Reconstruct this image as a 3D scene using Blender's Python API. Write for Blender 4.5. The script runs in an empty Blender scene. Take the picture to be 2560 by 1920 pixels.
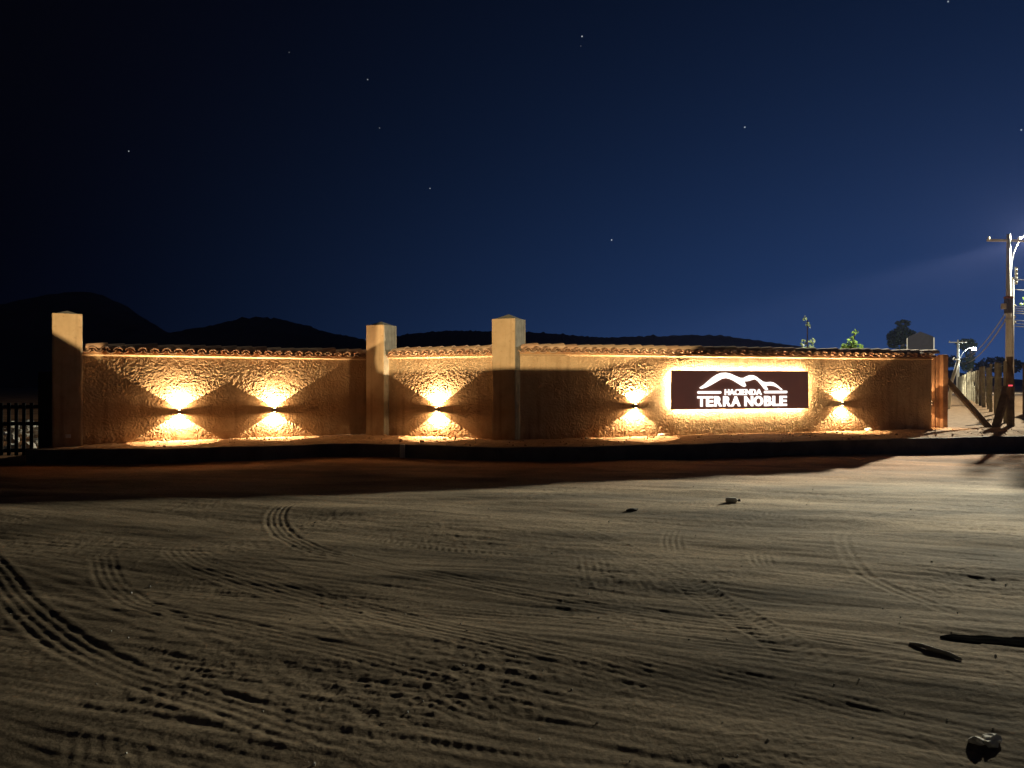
import bpy, bmesh, math, random
import numpy as np
from mathutils import Vector, Matrix

R = math.radians
random.seed(7)
rng = np.random.default_rng(11)
scene = bpy.context.scene
COL = scene.collection

# ------------------------------------------------------------------ camera
cam_d = bpy.data.cameras.new('camera')
cam_d.sensor_width = 36.0
cam_d.lens = 27.2
cam_d.clip_end = 6000
cam = bpy.data.objects.new('camera', cam_d)
COL.objects.link(cam)
cam.location = (0, 0, 1.5)
cam.rotation_euler = (R(90), 0, 0)
scene.camera = cam

# ------------------------------------------------------------------ night sky
world = bpy.data.worlds.new('World')
scene.world = world
world.use_nodes = True
wt = world.node_tree
wt.nodes.clear()
W = lambda t: wt.nodes.new(t)


def wmath(op, a, b=None):
    n = W('ShaderNodeMath'); n.operation = op
    for i, v in enumerate((a, b)):
        if v is None:
            continue
        if isinstance(v, (int, float)):
            n.inputs[i].default_value = v
        else:
            wt.links.new(v, n.inputs[i])
    return n.outputs[0]


wtc = W('ShaderNodeTexCoord')
wnorm = W('ShaderNodeVectorMath'); wnorm.operation = 'NORMALIZE'
wt.links.new(wtc.outputs['Generated'], wnorm.inputs[0])
wdir = wnorm.outputs[0]


def wdot(v):
    n = W('ShaderNodeVectorMath'); n.operation = 'DOT_PRODUCT'
    wt.links.new(wdir, n.inputs[0]); n.inputs[1].default_value = v
    return n.outputs['Value']


# glow of the town low over the horizon to the right, fading upwards
GAZ = R(50)
town = wmath('POWER', wmath('MAXIMUM', wdot((math.sin(GAZ), math.cos(GAZ), 0.0)), 0.0), 2.05)
sepz = W('ShaderNodeSeparateXYZ'); wt.links.new(wdir, sepz.inputs[0])
elev = wmath('MAXIMUM', sepz.outputs['Z'], 0.0)
fall = wmath('EXPONENT', wmath('MULTIPLY', elev, -3.7))
fall2 = wmath('EXPONENT', wmath('MULTIPLY', elev, -6.0))
amt = wmath('MULTIPLY', town, fall)
amt2 = wmath('MULTIPLY', town, fall2)
c1 = W('ShaderNodeVectorMath'); c1.operation = 'SCALE'; c1.inputs[0].default_value = (0.005, 0.045, 0.180)
wt.links.new(amt, c1.inputs['Scale'])
c2 = W('ShaderNodeVectorMath'); c2.operation = 'SCALE'; c2.inputs[0].default_value = (0.027, 0.037, 0.066)
wt.links.new(amt2, c2.inputs['Scale'])
cs = W('ShaderNodeVectorMath'); cs.operation = 'ADD'
wt.links.new(c1.outputs[0], cs.inputs[0]); wt.links.new(c2.outputs[0], cs.inputs[1])
cb = W('ShaderNodeVectorMath'); cb.operation = 'ADD'
wt.links.new(cs.outputs[0], cb.inputs[0]); cb.inputs[1].default_value = (0.0002, 0.0003, 0.0012)
STARS = [((0.0823, 0.9091, 0.4085), .8), ((-0.1711, 0.9168, 0.3608), .35), ((-0.4286, 0.8652, 0.2604), .6),
         ((-0.1022, 0.9644, 0.2438), .6), ((0.2746, 0.9126, 0.3029), .8), ((0.1256, 0.9753, 0.1816), .9),
         ((0.451, 0.8001, 0.3955), .6), ((0.5302, 0.8055, 0.2645), .7), ((-0.1604, 0.9371, 0.3101), .16),
         ((-0.2559, 0.8885, 0.3809), .12), ((0.0812, 0.9133, 0.399), .12),
         ((-0.75, 0.3, 0.6), .7), ((0.7, 0.1, 0.7), .7), ((0.2, -0.6, 0.77), .7), ((-0.3, -0.5, 0.8), .7), ((0.0, 0.3, 0.95), .7)]
stot = None
for sv, sb in STARS:
    v = Vector(sv).normalized()
    g = wmath('MULTIPLY', wmath('GREATER_THAN', wdot(tuple(v)), math.cos(0.00068)), sb * .6)
    stot = g if stot is None else wmath('ADD', stot, g)
cst = W('ShaderNodeVectorMath'); cst.operation = 'SCALE'; cst.inputs[0].default_value = (0.85, 0.92, 1.0)
wt.links.new(stot, cst.inputs['Scale'])
csum = W('ShaderNodeVectorMath'); csum.operation = 'ADD'
wt.links.new(cb.outputs[0], csum.inputs[0]); wt.links.new(cst.outputs[0], csum.inputs[1])
bg = W('ShaderNodeBackground'); wt.links.new(csum.outputs[0], bg.inputs['Color']); bg.inputs['Strength'].default_value = 1.0
wo = W('ShaderNodeOutputWorld'); wt.links.new(bg.outputs[0], wo.inputs['Surface'])

scene.view_settings.view_transform = 'Standard'
scene.view_settings.look = 'None'
scene.view_settings.exposure = 0.0
scene.view_settings.gamma = 1.0
scene.view_settings.use_curve_mapping = False
scene.cycles.use_denoising = True
scene.cycles.max_bounces = 6
scene.cycles.diffuse_bounces = 4
scene.cycles.volume_bounces = 0
scene.cycles.sample_clamp_indirect = 4.0

# light levels (all of them lamps of the place)
STREET_POWER = 205000.0     # street lamp on the utility pole, right
STREET2_POWER = 1800.0     # next street lamp down the road
SCONCE_POWER = 330.0         # each beam of a wall lamp
SPILL = 0.13
WARM = (1.0, 0.66, 0.33)
HAZE = 1.5e-4
HOUSE_POWER = 42000.0        # porch lamp of the house across the road


# ================================================================= helpers
def nz_hash(ix, iy, seed):
    h = (ix.astype(np.int64) * 374761393 + iy.astype(np.int64) * 668265263 + seed * 144665) & 0x7fffffff
    h = ((h ^ (h >> 13)) * 1274126177) & 0x7fffffff
    h = h ^ (h >> 16)
    return h


def perlin(x, y, seed=0):
    x = np.asarray(x, float); y = np.asarray(y, float)
    xi = np.floor(x).astype(np.int64); yi = np.floor(y).astype(np.int64)
    xf = x - xi; yf = y - yi
    u = xf * xf * xf * (xf * (xf * 6 - 15) + 10); v = yf * yf * yf * (yf * (yf * 6 - 15) + 10)

    def g(ax, ay, dx, dy):
        a = (nz_hash(ax, ay, seed) % 4096) * (2 * math.pi / 4096)
        return np.cos(a) * dx + np.sin(a) * dy
    n00 = g(xi, yi, xf, yf); n10 = g(xi + 1, yi, xf - 1, yf)
    n01 = g(xi, yi + 1, xf, yf - 1); n11 = g(xi + 1, yi + 1, xf - 1, yf - 1)
    return 1.5 * ((n00 * (1 - u) + n10 * u) * (1 - v) + (n01 * (1 - u) + n11 * u) * v)


def fbm(x, y, seed=0, octv=4, lac=2.0, gain=.5):
    t = 0; a = 1.0
    for o in range(octv):
        t = t + a * perlin(x, y, seed + o * 17)
        x = x * lac + 3.7; y = y * lac + 1.3; a *= gain
    return t


def mat(name, base, base2=None, scale=6.0, rough=.9, bump=0.0, bscale=40.0, metal=0.0, emit=None, estr=0.0, detail=6.0,
        spec=0.2, contrast=(.35, .65), coord='Object'):
    m = bpy.data.materials.new(name); m.use_nodes = True
    nt = m.node_tree; p = nt.nodes['Principled BSDF']
    p.inputs['Roughness'].default_value = rough
    p.inputs['Metallic'].default_value = metal
    p.inputs['Specular IOR Level'].default_value = spec
    tc = nt.nodes.new('ShaderNodeTexCoord')
    if base2 is None:
        base2 = tuple(c * .75 for c in base)
    n = nt.nodes.new('ShaderNodeTexNoise'); n.inputs['Scale'].default_value = scale; n.inputs['Detail'].default_value = detail
    n.inputs['Roughness'].default_value = .6
    nt.links.new(tc.outputs[coord], n.inputs['Vector'])
    r = nt.nodes.new('ShaderNodeValToRGB')
    r.color_ramp.elements[0].position, r.color_ramp.elements[1].position = contrast
    r.color_ramp.elements[0].color = (*base2, 1); r.color_ramp.elements[1].color = (*base, 1)
    nt.links.new(n.outputs['Fac'], r.inputs['Fac'])
    nt.links.new(r.outputs['Color'], p.inputs['Base Color'])
    if bump:
        b = nt.nodes.new('ShaderNodeTexNoise'); b.inputs['Scale'].default_value = bscale; b.inputs['Detail'].default_value = 5
        nt.links.new(tc.outputs[coord], b.inputs['Vector'])
        bp = nt.nodes.new('ShaderNodeBump'); bp.inputs['Strength'].default_value = 1.0; bp.inputs['Distance'].default_value = bump
        nt.links.new(b.outputs['Fac'], bp.inputs['Height']); nt.links.new(bp.outputs['Normal'], p.inputs['Normal'])
    if emit:
        p.inputs['Emission Color'].default_value = (*emit, 1); p.inputs['Emission Strength'].default_value = estr
    return m


M = {
    'plaster': mat('ochre_plaster', (.50, .345, .20), (.40, .265, .15), 2.2, .95, .004, 60),
    'smooth_plaster': mat('ochre_plaster_smooth', (.50, .36, .22), (.42, .29, .17), 3.0, .95, .0025, 90),
    'cement': mat('grey_cement', (.30, .30, .27), (.20, .20, .18), 5.0, .95, .003, 60),
    'cornice': mat('cornice_mortar', (.62, .46, .30), (.50, .36, .22), 5.0, .95, .003, 70),
    'fascia': mat('fascia_plaster', (.46, .27, .14), (.38, .21, .11), 4.0, .95, .003, 80),
    'tile': mat('terracotta', (.60, .40, .28), (.46, .28, .18), 9.0, .9, .002, 120),
    'tile2': mat('terracotta_pale', (.64, .47, .34), (.50, .35, .24), 8.0, .9, .002, 120),
    'tile3': mat('terracotta_dark', (.50, .31, .21), (.38, .22, .14), 8.0, .9, .002, 120),
    'mortar': mat('roof_mortar', (.30, .20, .13), None, 8.0, .95, .004, 60),
    'kerb': mat('dark_kerb', (.15, .145, .145), (.09, .088, .088), 3.0, .9, .006, 30),
    'kerb_top': mat('kerb_cap', (.22, .17, .13), None, 6.0, .95, .004, 60),
    'sign': mat('brown_sign_panel', (.16, .062, .042), (.14, .055, .037), 1.5, .55, 0, 10, spec=.3, emit=(1.0, .40, .30), estr=.05),  # faint emission stands in for light falling on the panel
    'sign_edge': mat('sign_frame', (.16, .14, .12), None, 5, .5),
    'letter': mat('lit_letter', (.9, .9, .88), None, 3, .5, emit=(1.0, .95, .88), estr=1.7),
    'led': mat('led_strip', (.9, .9, .9), None, 3, .5, emit=(1.0, .70, .36), estr=300.0),
    'lens': mat('lamp_lens', (.9, .9, .9), None, 3, .3, emit=(1.0, .75, .42), estr=25.0),
    'lamp_body': mat('lamp_body', (.30, .24, .18), None, 8, .5, metal=.3),
    'wood': mat('timber', (.36, .20, .11), (.22, .12, .065), 4.0, .85, .006, 25),
    'wood_dark': mat('weathered_timber', (.16, .125, .09), (.09, .07, .05), 5.0, .9, .006, 25),
    'post': mat('fence_post', (.30, .275, .20), (.19, .17, .125), 5.0, .9, .006, 20),
    'wire': mat('wire', (.25, .25, .24), None, 5, .5, metal=.7),
    'cable': mat('cable_sheath', (.30, .30, .31), None, 5, .6),
    'concrete': mat('pole_concrete', (.74, .75, .71), (.60, .61, .58), 2.5, .9, .003, 30),
    'galv': mat('galvanised', (.62, .64, .64), (.5, .52, .52), 6, .45, metal=.4),
    'black': mat('matt_black', (.012, .012, .012), (.008, .008, .008), 20, 1.0, 0, 60, spec=.0),
    'box': mat('cable_box', (.10, .10, .11), None, 5, .6),
    'brown': mat('brown_cap', (.30, .12, .08), None, 5, .7),
    'ceramic': mat('ceramic', (.62, .58, .45), None, 5, .35, spec=.5),
    'gate': mat('dark_gate', (.018, .016, .014), (.012, .011, .010), 6, .8),
    'white': mat('plain_white', (.8, .8, .76), None, 5, .5),
    'red': mat('red_lamp', (.6, .04, .05), None, 5, .4, emit=(1.0, .10, .13), estr=1.0),
    'leaf': mat('sapling_leaf', (.17, .26, .06), (.10, .17, .04), 30, .6, spec=.3),
    'leaf2': mat('pale_leaf', (.20, .25, .12), (.12, .16, .08), 30, .6, spec=.3),
    'leaf_dark': mat('tree_leaf', (.04, .055, .03), (.02, .03, .016), 3, .8),
    'bark': mat('bark', (.16, .12, .09), (.09, .07, .05), 10, .95, .01, 20),
    'hill': mat('hill_scrub', (.045, .045, .032), (.025, .026, .02), .03, 1.0),
    'stone': mat('pale_stone', (.55, .52, .46), (.38, .35, .30), 9, .9, .006, 30),
    'stone_white': mat('white_stone', (.80, .79, .75), (.6, .59, .55), 14, .8, .008, 25),
    'stone_dark': mat('dark_stone', (.10, .095, .08), None, 12, .9, .006, 30),
    'shed': mat('dark_shed', (.035, .035, .04), None, 3, .9),
    'house': mat('mask_wall_plaster', (.36, .33, .30), None, 2, .95, .003, 40),
    'plank': mat('grey_plank', (.30, .27, .30), (.20, .18, .20), 5, .85, .004, 25),
    'lampglass': mat('street_lamp_glass', (.9, .9, .9), None, 3, .3, emit=(.93, 1.0, .95), estr=900.0),
    'lampglass2': mat('yard_lamp_glass', (.9, .9, .9), None, 3, .3, emit=(1.0, .86, .66), estr=30.0),
}


for nm in ('leaf', 'leaf2', 'leaf_dark'):
    t = M[nm].node_tree; p = t.nodes['Principled BSDF']; o_ = t.nodes['Material Output']
    tr = t.nodes.new('ShaderNodeBsdfTranslucent'); t.links.new(p.inputs['Base Color'].links[0].from_socket, tr.inputs['Color'])
    ms = t.nodes.new('ShaderNodeMixShader'); ms.inputs[0].default_value = .5 if nm != 'leaf_dark' else .2
    t.links.new(p.outputs[0], ms.inputs[1]); t.links.new(tr.outputs[0], ms.inputs[2]); t.links.new(ms.outputs[0], o_.inputs['Surface'])


def weathered(name, base, dark, scale, bump, bscale):
    m = mat(name, base, dark, scale, .95, bump, bscale)
    t = m.node_tree; p = t.nodes['Principled BSDF']
    src = p.inputs['Base Color'].links[0].from_socket
    tc_ = t.nodes['Texture Coordinate'] if 'Texture Coordinate' in t.nodes else t.nodes.new('ShaderNodeTexCoord')

    def layer(src, fac, col):
        x = t.nodes.new('ShaderNodeMix'); x.data_type = 'RGBA'; x.blend_type = 'MULTIPLY'
        t.links.new(fac, x.inputs[0]); t.links.new(src, x.inputs[6]); x.inputs[7].default_value = (*col, 1)
        return x.outputs[2]

    def nz(sc, mp, lo, hi):
        mp_ = t.nodes.new('ShaderNodeMapping'); mp_.inputs['Scale'].default_value = mp
        n = t.nodes.new('ShaderNodeTexNoise'); n.inputs['Scale'].default_value = sc; n.inputs['Detail'].default_value = 7
        t.links.new(tc_.outputs['Object'], mp_.inputs[0]); t.links.new(mp_.outputs[0], n.inputs['Vector'])
        r = t.nodes.new('ShaderNodeMapRange'); r.inputs['From Min'].default_value = lo; r.inputs['From Max'].default_value = hi
        t.links.new(n.outputs['Fac'], r.inputs['Value']); return r.outputs[0]
    src = layer(src, nz(3.0, (2.6, 2.6, .22), .52, .80), (.62, .57, .52))      # drip streaks
    src = layer(src, nz(.9, (1, 1, 1), .50, .74), (.80, .74, .68))             # blotchy patches
    src = layer(src, nz(14.0, (1, 1, 1), .60, .78), (.70, .66, .62))           # small stains
    # mud splashed along the foot
    sp = t.nodes.new('ShaderNodeSeparateXYZ'); t.links.new(tc_.outputs['Object'], sp.inputs[0])
    ad = t.nodes.new('ShaderNodeMath'); ad.operation = 'MULTIPLY_ADD'; ad.inputs[1].default_value = -.45
    t.links.new(nz(5.0, (1, 1, .6), .2, .8), ad.inputs[0]); t.links.new(sp.outputs['Z'], ad.inputs[2])
    r = t.nodes.new('ShaderNodeMapRange'); r.inputs['From Min'].default_value = .36; r.inputs['From Max'].default_value = .02
    t.links.new(ad.outputs[0], r.inputs['Value'])
    src = layer(src, r.outputs[0], (.62, .47, .36))
    t.links.new(src, p.inputs['Base Color'])
    return m


M['plaster'] = weathered('ochre_plaster', (.57, .425, .275), (.46, .33, .205), 2.2, .004, 60)
M['smooth_plaster'] = weathered('ochre_plaster_smooth', (.57, .43, .28), (.47, .345, .215), 3.0, .0025, 90)
M['cement'] = weathered('grey_cement', (.26, .26, .235), (.17, .17, .155), 5.0, .003, 60)


class MB:
    def __init__(s):
        s.v = []; s.f = []

    def box(s, x0, x1, y0, y1, z0, z1):
        n = len(s.v)
        s.v += [(x0, y0, z0), (x1, y0, z0), (x1, y1, z0), (x0, y1, z0), (x0, y0, z1), (x1, y0, z1), (x1, y1, z1), (x0, y1, z1)]
        s.f += [(n, n + 3, n + 2, n + 1), (n + 4, n + 5, n + 6, n + 7), (n, n + 1, n + 5, n + 4), (n + 1, n + 2, n + 6, n + 5),
                (n + 2, n + 3, n + 7, n + 6), (n + 3, n, n + 4, n + 7)]
        return s

    def tube(s, pts, rad, seg=8, caps=True):
        pts = [Vector(p) for p in pts]
        n0 = len(s.v)
        rads = rad if isinstance(rad, (list, tuple)) else [rad] * len(pts)
        ref = Vector((0, 0, 1))
        for i, p in enumerate(pts):
            d = (pts[min(i + 1, len(pts) - 1)] - pts[max(i - 1, 0)]).normalized()
            a = d.cross(ref)
            if a.length < 1e-3:
                a = d.cross(Vector((1, 0, 0)))
            a.normalize(); b = d.cross(a).normalized()
            for k in range(seg):
                t = 2 * math.pi * k / seg
                s.v.append(tuple(p + (a * math.cos(t) + b * math.sin(t)) * rads[i]))
        for i in range(len(pts) - 1):
            for k in range(seg):
                k2 = (k + 1) % seg
                s.f.append((n0 + i * seg + k, n0 + i * seg + k2, n0 + (i + 1) * seg + k2, n0 + (i + 1) * seg + k))
        if caps:
            s.f.append(tuple(n0 + k for k in range(seg))[::-1])
            s.f.append(tuple(n0 + (len(pts) - 1) * seg + k for k in range(seg)))
        return s

    def prism(s, poly, y0, y1):
        """polygon in x,z extruded along y"""
        n = len(s.v); k = len(poly)
        s.v += [(x, y0, z) for x, z in poly] + [(x, y1, z) for x, z in poly]
        s.f.append(tuple(range(n, n + k))); s.f.append(tuple(range(n + 2 * k - 1, n + k - 1, -1)))
        for i in range(k):
            j = (i + 1) % k
            s.f.append((n + j, n + i, n + k + i, n + k + j))
        return s

    def mesh(s, name, m, smooth=False):
        me = bpy.data.meshes.new(name)
        me.from_pydata(s.v, [], s.f); me.update()
        bm = bmesh.new(); bm.from_mesh(me); bmesh.ops.recalc_face_normals(bm, faces=bm.faces); bm.to_mesh(me); bm.free()
        if m is not None:
            me.materials.append(M[m] if isinstance(m, str) else m)
        if smooth:
            me.polygons.foreach_set('use_smooth', [True] * len(me.polygons))
        return me

    def build(s, name, m, parent=None, smooth=False, bevel=0.0):
        o = bpy.data.objects.new(name, s.mesh(name, m, smooth)); COL.objects.link(o)
        if parent is not None:
            o.parent = parent
        if bevel:
            b = o.modifiers.new('bevel', 'BEVEL'); b.width = bevel; b.segments = 2; b.limit_method = 'ANGLE'
        return o


def link(name, me, parent=None):
    o = bpy.data.objects.new(name, me); COL.objects.link(o)
    if parent is not None:
        o.parent = parent
    return o


def empty(name, loc=(0, 0, 0), rz=0.0):
    o = bpy.data.objects.new(name, None); COL.objects.link(o)
    o.location = loc; o.rotation_euler = (0, 0, rz); o.empty_display_size = .2
    return o


def tag(o, label=None, cat=None, group=None, kind=None):
    if label: o['label'] = label
    if cat: o['category'] = cat
    if group: o['group'] = group
    if kind: o['kind'] = kind
    return o


def grid_mesh(name, X, Y, Z, m, smooth=True, flip=False):
    """X,Y,Z arrays of shape (rows, cols)"""
    r, c = X.shape
    me = bpy.data.meshes.new(name)
    co = np.stack([X, Y, Z], -1).reshape(-1, 3).astype(np.float32)
    idx = np.arange(r * c).reshape(r, c)
    a = idx[:-1, :-1]; b = idx[:-1, 1:]; d = idx[1:, 1:]; e = idx[1:, :-1]
    q = np.stack([a, b, d, e] if not flip else [a, e, d, b], -1).reshape(-1, 4).astype(np.int32)
    me.vertices.add(r * c); me.vertices.foreach_set('co', co.ravel())
    me.loops.add(q.size); me.loops.foreach_set('vertex_index', q.ravel())
    me.polygons.add(len(q))
    me.polygons.foreach_set('loop_start', np.arange(0, q.size, 4, dtype=np.int32))
    try:
        me.polygons.foreach_set('loop_total', np.full(len(q), 4, np.int32))
    except Exception:
        pass
    me.update(calc_edges=True); me.validate()
    me.polygons.foreach_set('use_smooth', np.full(len(me.polygons), smooth))
    if m is not None:
        me.materials.append(M[m] if isinstance(m, str) else m)
    return me


def lamp_spot(name, loc, direction, power, color, size_deg, blend, radius, parent=None):
    l = bpy.data.lights.new(name, 'SPOT'); l.energy = power; l.color = color
    l.spot_size = R(size_deg); l.spot_blend = blend; l.shadow_soft_size = radius
    o = bpy.data.objects.new(name, l); COL.objects.link(o)
    o.location = loc
    o.rotation_euler = Vector(direction).to_track_quat('-Z', 'Y').to_euler()
    if parent is not None:
        o.parent = parent
    return o


def stone_mesh(name, m, rx, ry, rz, seed, sub=2, amp=.25):
    bm = bmesh.new(); bmesh.ops.create_icosphere(bm, subdivisions=sub, radius=1)
    rr = random.Random(seed)
    off = [rr.uniform(-9, 9) for _ in range(3)]
    for v in bm.verts:
        p = v.co
        n = float(perlin(p.x * 1.4 + off[0], p.y * 1.4 + p.z * 1.1 + off[1], seed)) + .5 * float(perlin(p.x * 3 + off[2], p.z * 3 + p.y, seed + 3))
        k = 1 + amp * n
        v.co = Vector((p.x * k * rx, p.y * k * ry, p.z * k * rz))
    me = bpy.data.meshes.new(name); bm.to_mesh(me); bm.free(); me.materials.append(M[m])
    return me


# ================================================================= ground with tyre tracks
RES = .01
HX0, HX1, HY0, HY1 = -9.0, 10.0, 1.5, 15.5
NX = int((HX1 - HX0) / RES); NY = int((HY1 - HY0) / RES)
TR = np.zeros((NY, NX), np.float32)


def smooth_path(pts, step=.006):
    P = np.array(pts, float)
    P = np.vstack([2 * P[0] - P[1], P, 2 * P[-1] - P[-2]])
    out = []
    for i in range(1, len(P) - 2):
        p0, p1, p2, p3 = P[i - 1], P[i], P[i + 1], P[i + 2]
        n = max(4, int(np.linalg.norm(p2 - p1) / step))
        t = np.linspace(0, 1, n, endpoint=False)[:, None]
        out.append(.5 * ((2 * p1) + (-p0 + p2) * t + (2 * p0 - 5 * p1 + 4 * p2 - p3) * t ** 2 + (-p0 + 3 * p1 - 3 * p2 + p3) * t ** 3))
    return np.vstack(out)


def track(pts, width=.23, depth=.012, ribs=4, rib=.010, lug=0.0, lug_p=.05, fade=.9, seed=0, worn=.0, k=.23):
    C = smooth_path(pts)
    d = np.gradient(C, axis=0); L = np.linalg.norm(d, axis=1, keepdims=True); L[L == 0] = 1
    t = d / L; n = np.stack([-t[:, 1], t[:, 0]], 1)
    s = np.concatenate([[0], np.cumsum(np.linalg.norm(np.diff(C, axis=0), axis=1))])
    half = width * .72
    lat = np.arange(-half, half, .006)
    P = C[:, None, :] + n[:, None, :] * lat[None, :, None]
    S = s[:, None] + 0 * lat[None, :]; LT = lat[None, :] + 0 * s[:, None]
    inside = 1 / (1 + np.exp((np.abs(LT) - width / 2) / .008))
    berm = np.exp(-((np.abs(LT) - width * .56) / .022) ** 2)
    h = -depth * inside + rib * inside * np.cos(2 * math.pi * LT / (width / ribs)) + berm * depth * .9
    if lug:
        h = h + lug * inside * np.sign(np.sin(2 * math.pi * (S + .55 * np.abs(LT)) / lug_p)) * (np.abs(LT) > width * .08)
    end = np.clip(np.minimum(S, s[-1] - S) / fade, 0, 1)
    wear = np.clip(.85 + .6 * perlin(S * .55 + seed, 0 * S + seed * 1.7, 5 + seed) + .25 * perlin(S * 3.1, LT * 4 + seed, 9 + seed) - worn, .12, 1.15)
    h = k * h * end * wear
    ix = ((P[..., 0] - HX0) / RES).astype(int); iy = ((P[..., 1] - HY0) / RES).astype(int)
    ok = (ix >= 0) & (ix < NX) & (iy >= 0) & (iy < NY)
    w = np.clip(inside + berm, 0, 1) * end
    old = TR[iy[ok], ix[ok]]
    TR[iy[ok], ix[ok]] = old * (1 - .75 * w[ok]) + h[ok]


# worn criss-cross tracks of many vehicles, sweeping from the gate towards the road
rt = random.Random(21)
for i in range(190):
    y0 = rt.uniform(3.0, 12.8); a = R(rt.gauss(-22, 9)); x0 = rt.uniform(-8, 3)
    ln = rt.uniform(3.5, 10); k = rt.gauss(0, .035)
    pts = []; x, y, aa = x0, y0, a
    for j in range(7):
        pts.append((x, y)); x += math.cos(aa) * ln / 6; y += math.sin(aa) * ln / 6; aa += k * ln / 6
    track(pts, rt.uniform(.18, .26), rt.uniform(.004, .012), rt.choice([2, 2, 3, 3, 4]), rt.uniform(.005, .011),
          lug=rt.choice([0, 0, .003]), lug_p=rt.uniform(.035, .06), seed=i, worn=rt.uniform(.0, .45), k=.21)
for i in range(14):
    y0 = rt.uniform(3.0, 9); a = R(rt.gauss(20, 12)); x0 = rt.uniform(-3, 4); ln = rt.uniform(.6, 2.0)
    pts = [(x0 + math.cos(a) * ln * j / 4, y0 + math.sin(a) * ln * j / 4 + .02 * j * j * .1) for j in range(5)]
    track(pts, .2, .003, 4, .004, seed=i + 70, worn=.2)
track([(-2.74, 10.18), (-2.79, 9.83), (-2.78, 9.21), (-2.57, 8.46), (-2.25, 7.72), (-1.94, 7.18), (-1.64, 6.83), (-.9, 6.24), (.06, 5.58),
       (1.09, 5.0), (2.09, 4.4), (2.75, 4.03)], .25, .010, 4, .010, seed=1)
track([(-2.81, 7.4), (-2.97, 7.36), (-3.04, 7.18), (-2.94, 6.89), (-2.7, 6.52), (-2.42, 6.24), (-1.33, 5.37), (-.19, 4.53), (.83, 3.82),
       (1.46, 3.45)], .30, .012, 5, .010, seed=2)
track([(-3.66, 6.91), (-3.47, 6.58), (-3.07, 5.92), (-2.7, 5.47), (-2.47, 5.23), (-2.09, 4.98), (-1.64, 4.74), (-.85, 4.26), (.04, 3.72),
       (.72, 3.33)], .22, .008, 4, .008, seed=3)
track([(5.56, 9.61), (4.61, 9.01), (3.89, 8.48), (3.38, 7.82), (3.11, 7.25), (2.85, 6.42), (2.81, 5.98), (2.95, 5.09), (3.14, 4.6)], .16, .010, 2, .008, seed=4)
track([(5.96, 9.01), (5.57, 8.79), (4.8, 8.19), (4.08, 7.42), (3.75, 6.91)], .16, .010, 2, .006, seed=5)
track([(.72, 6.85), (.68, 6.17), (.67, 5.6)], .3, .006, 5, .009, fade=.35, seed=6)
track([(-.14, 8.93), (.27, 8.56), (.69, 7.84), (1.12, 6.75), (1.38, 5.58), (1.52, 4.76), (1.6, 4.03), (1.62, 3.72)], .27, .010, 3, .004, lug=.011, lug_p=.075, seed=7)
track([(-2.1, 8.3), (-1.6, 7.7), (-.9, 7.2), (-.3, 6.9), (.5, 6.6)], .27, .008, 3, .003, lug=.009, lug_p=.07, seed=8)
track([(1.9, 10.2), (2.5, 9.4), (3.0, 8.6), (3.3, 8.0)], .27, .008, 3, .003, lug=.009, lug_p=.07, seed=9)
for k, p in enumerate([[(-1.84, 3.4), (-1.7, 3.14), (-1.63, 2.95)], [(-1.62, 3.3), (-1.45, 3.09), (-1.39, 2.95)], [(-.47, 3.82), (-.24, 3.58), (.05, 3.37)],
                       [(-.28, 3.81), (-.15, 3.63), (.0, 3.41)], [(1.71, 8.06), (1.54, 7.44), (1.46, 6.91)], [(2.24, 6.99), (2.13, 6.59), (2.08, 6.24)],
                       [(1.75, 4.15), (2.01, 4.22), (2.2, 4.26)]]):
    track(p, .22, .005, 4, .009, fade=.3, seed=20 + k, k=.2)
track([(-4.9, 7.08), (-4.0, 6.04), (-3.33, 5.27), (-2.67, 4.6), (-2.09, 4.11), (-1.5, 3.72), (-1.03, 3.43), (-.63, 3.19), (-.34, 3.01)],
      .25, .018, 4, .014, seed=10, k=.17)
track([(-.6, 3.2), (-.1, 2.95), (.5, 2.85), (1.1, 2.7)], .26, .014, 4, .012, seed=11)


# scuffed footprints
for i in range(70):
    fy = rt.uniform(3.0, 12.0); fx = rt.uniform(-.68, .68) * fy; fa = rt.uniform(0, 6.3)
    g = np.arange(-.2, .2, RES); A, B = np.meshgrid(g, g)
    U_ = A * math.cos(fa) + B * math.sin(fa); V_ = -A * math.sin(fa) + B * math.cos(fa)
    e_ = (U_ / .135) ** 2 + (V_ / .05) ** 2
    st_ = rt.uniform(.001, .003) * (-np.exp(-e_ ** 2) + .7 * np.exp(-((e_ - 1.5) / .5) ** 2))
    ix0 = int((fx - HX0) / RES) - 20; iy0 = int((fy - HY0) / RES) - 20
    if ix0 > 0 and iy0 > 0 and ix0 + len(g) < NX and iy0 + len(g) < NY:
        TR[iy0:iy0 + len(g), ix0:ix0 + len(g)] += st_


def sample_tr(x, y):
    fx = np.clip((x - HX0) / RES, 0, NX - 1.001); fy = np.clip((y - HY0) / RES, 0, NY - 1.001)
    ix = fx.astype(int); iy = fy.astype(int); ax = fx - ix; ay = fy - iy
    return (TR[iy, ix] * (1 - ax) * (1 - ay) + TR[iy, ix + 1] * ax * (1 - ay) + TR[iy + 1, ix] * (1 - ax) * ay + TR[iy + 1, ix + 1] * ax * ay)


def soft_ground(x, y):
    near = np.clip((17 - np.abs(y - 6)) / 8, 0, 1) * np.clip((16 - np.abs(x)) / 6, 0, 1)
    # long low ripples dragged by wheels, running across the yard
    ca, sa = math.cos(R(-16)), math.sin(R(-16))
    u = x * ca + y * sa; v = -x * sa + y * ca
    h = .034 * perlin(u * .30, v * .8, 31) + .010 * perlin(u * .6 + 4, v * 2.2, 32) + .0040 * perlin(u * 1.2, v * 5.0, 33)
    h = h + .008 * perlin(x * .9, y * .9, 34)
    return h * near


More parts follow.
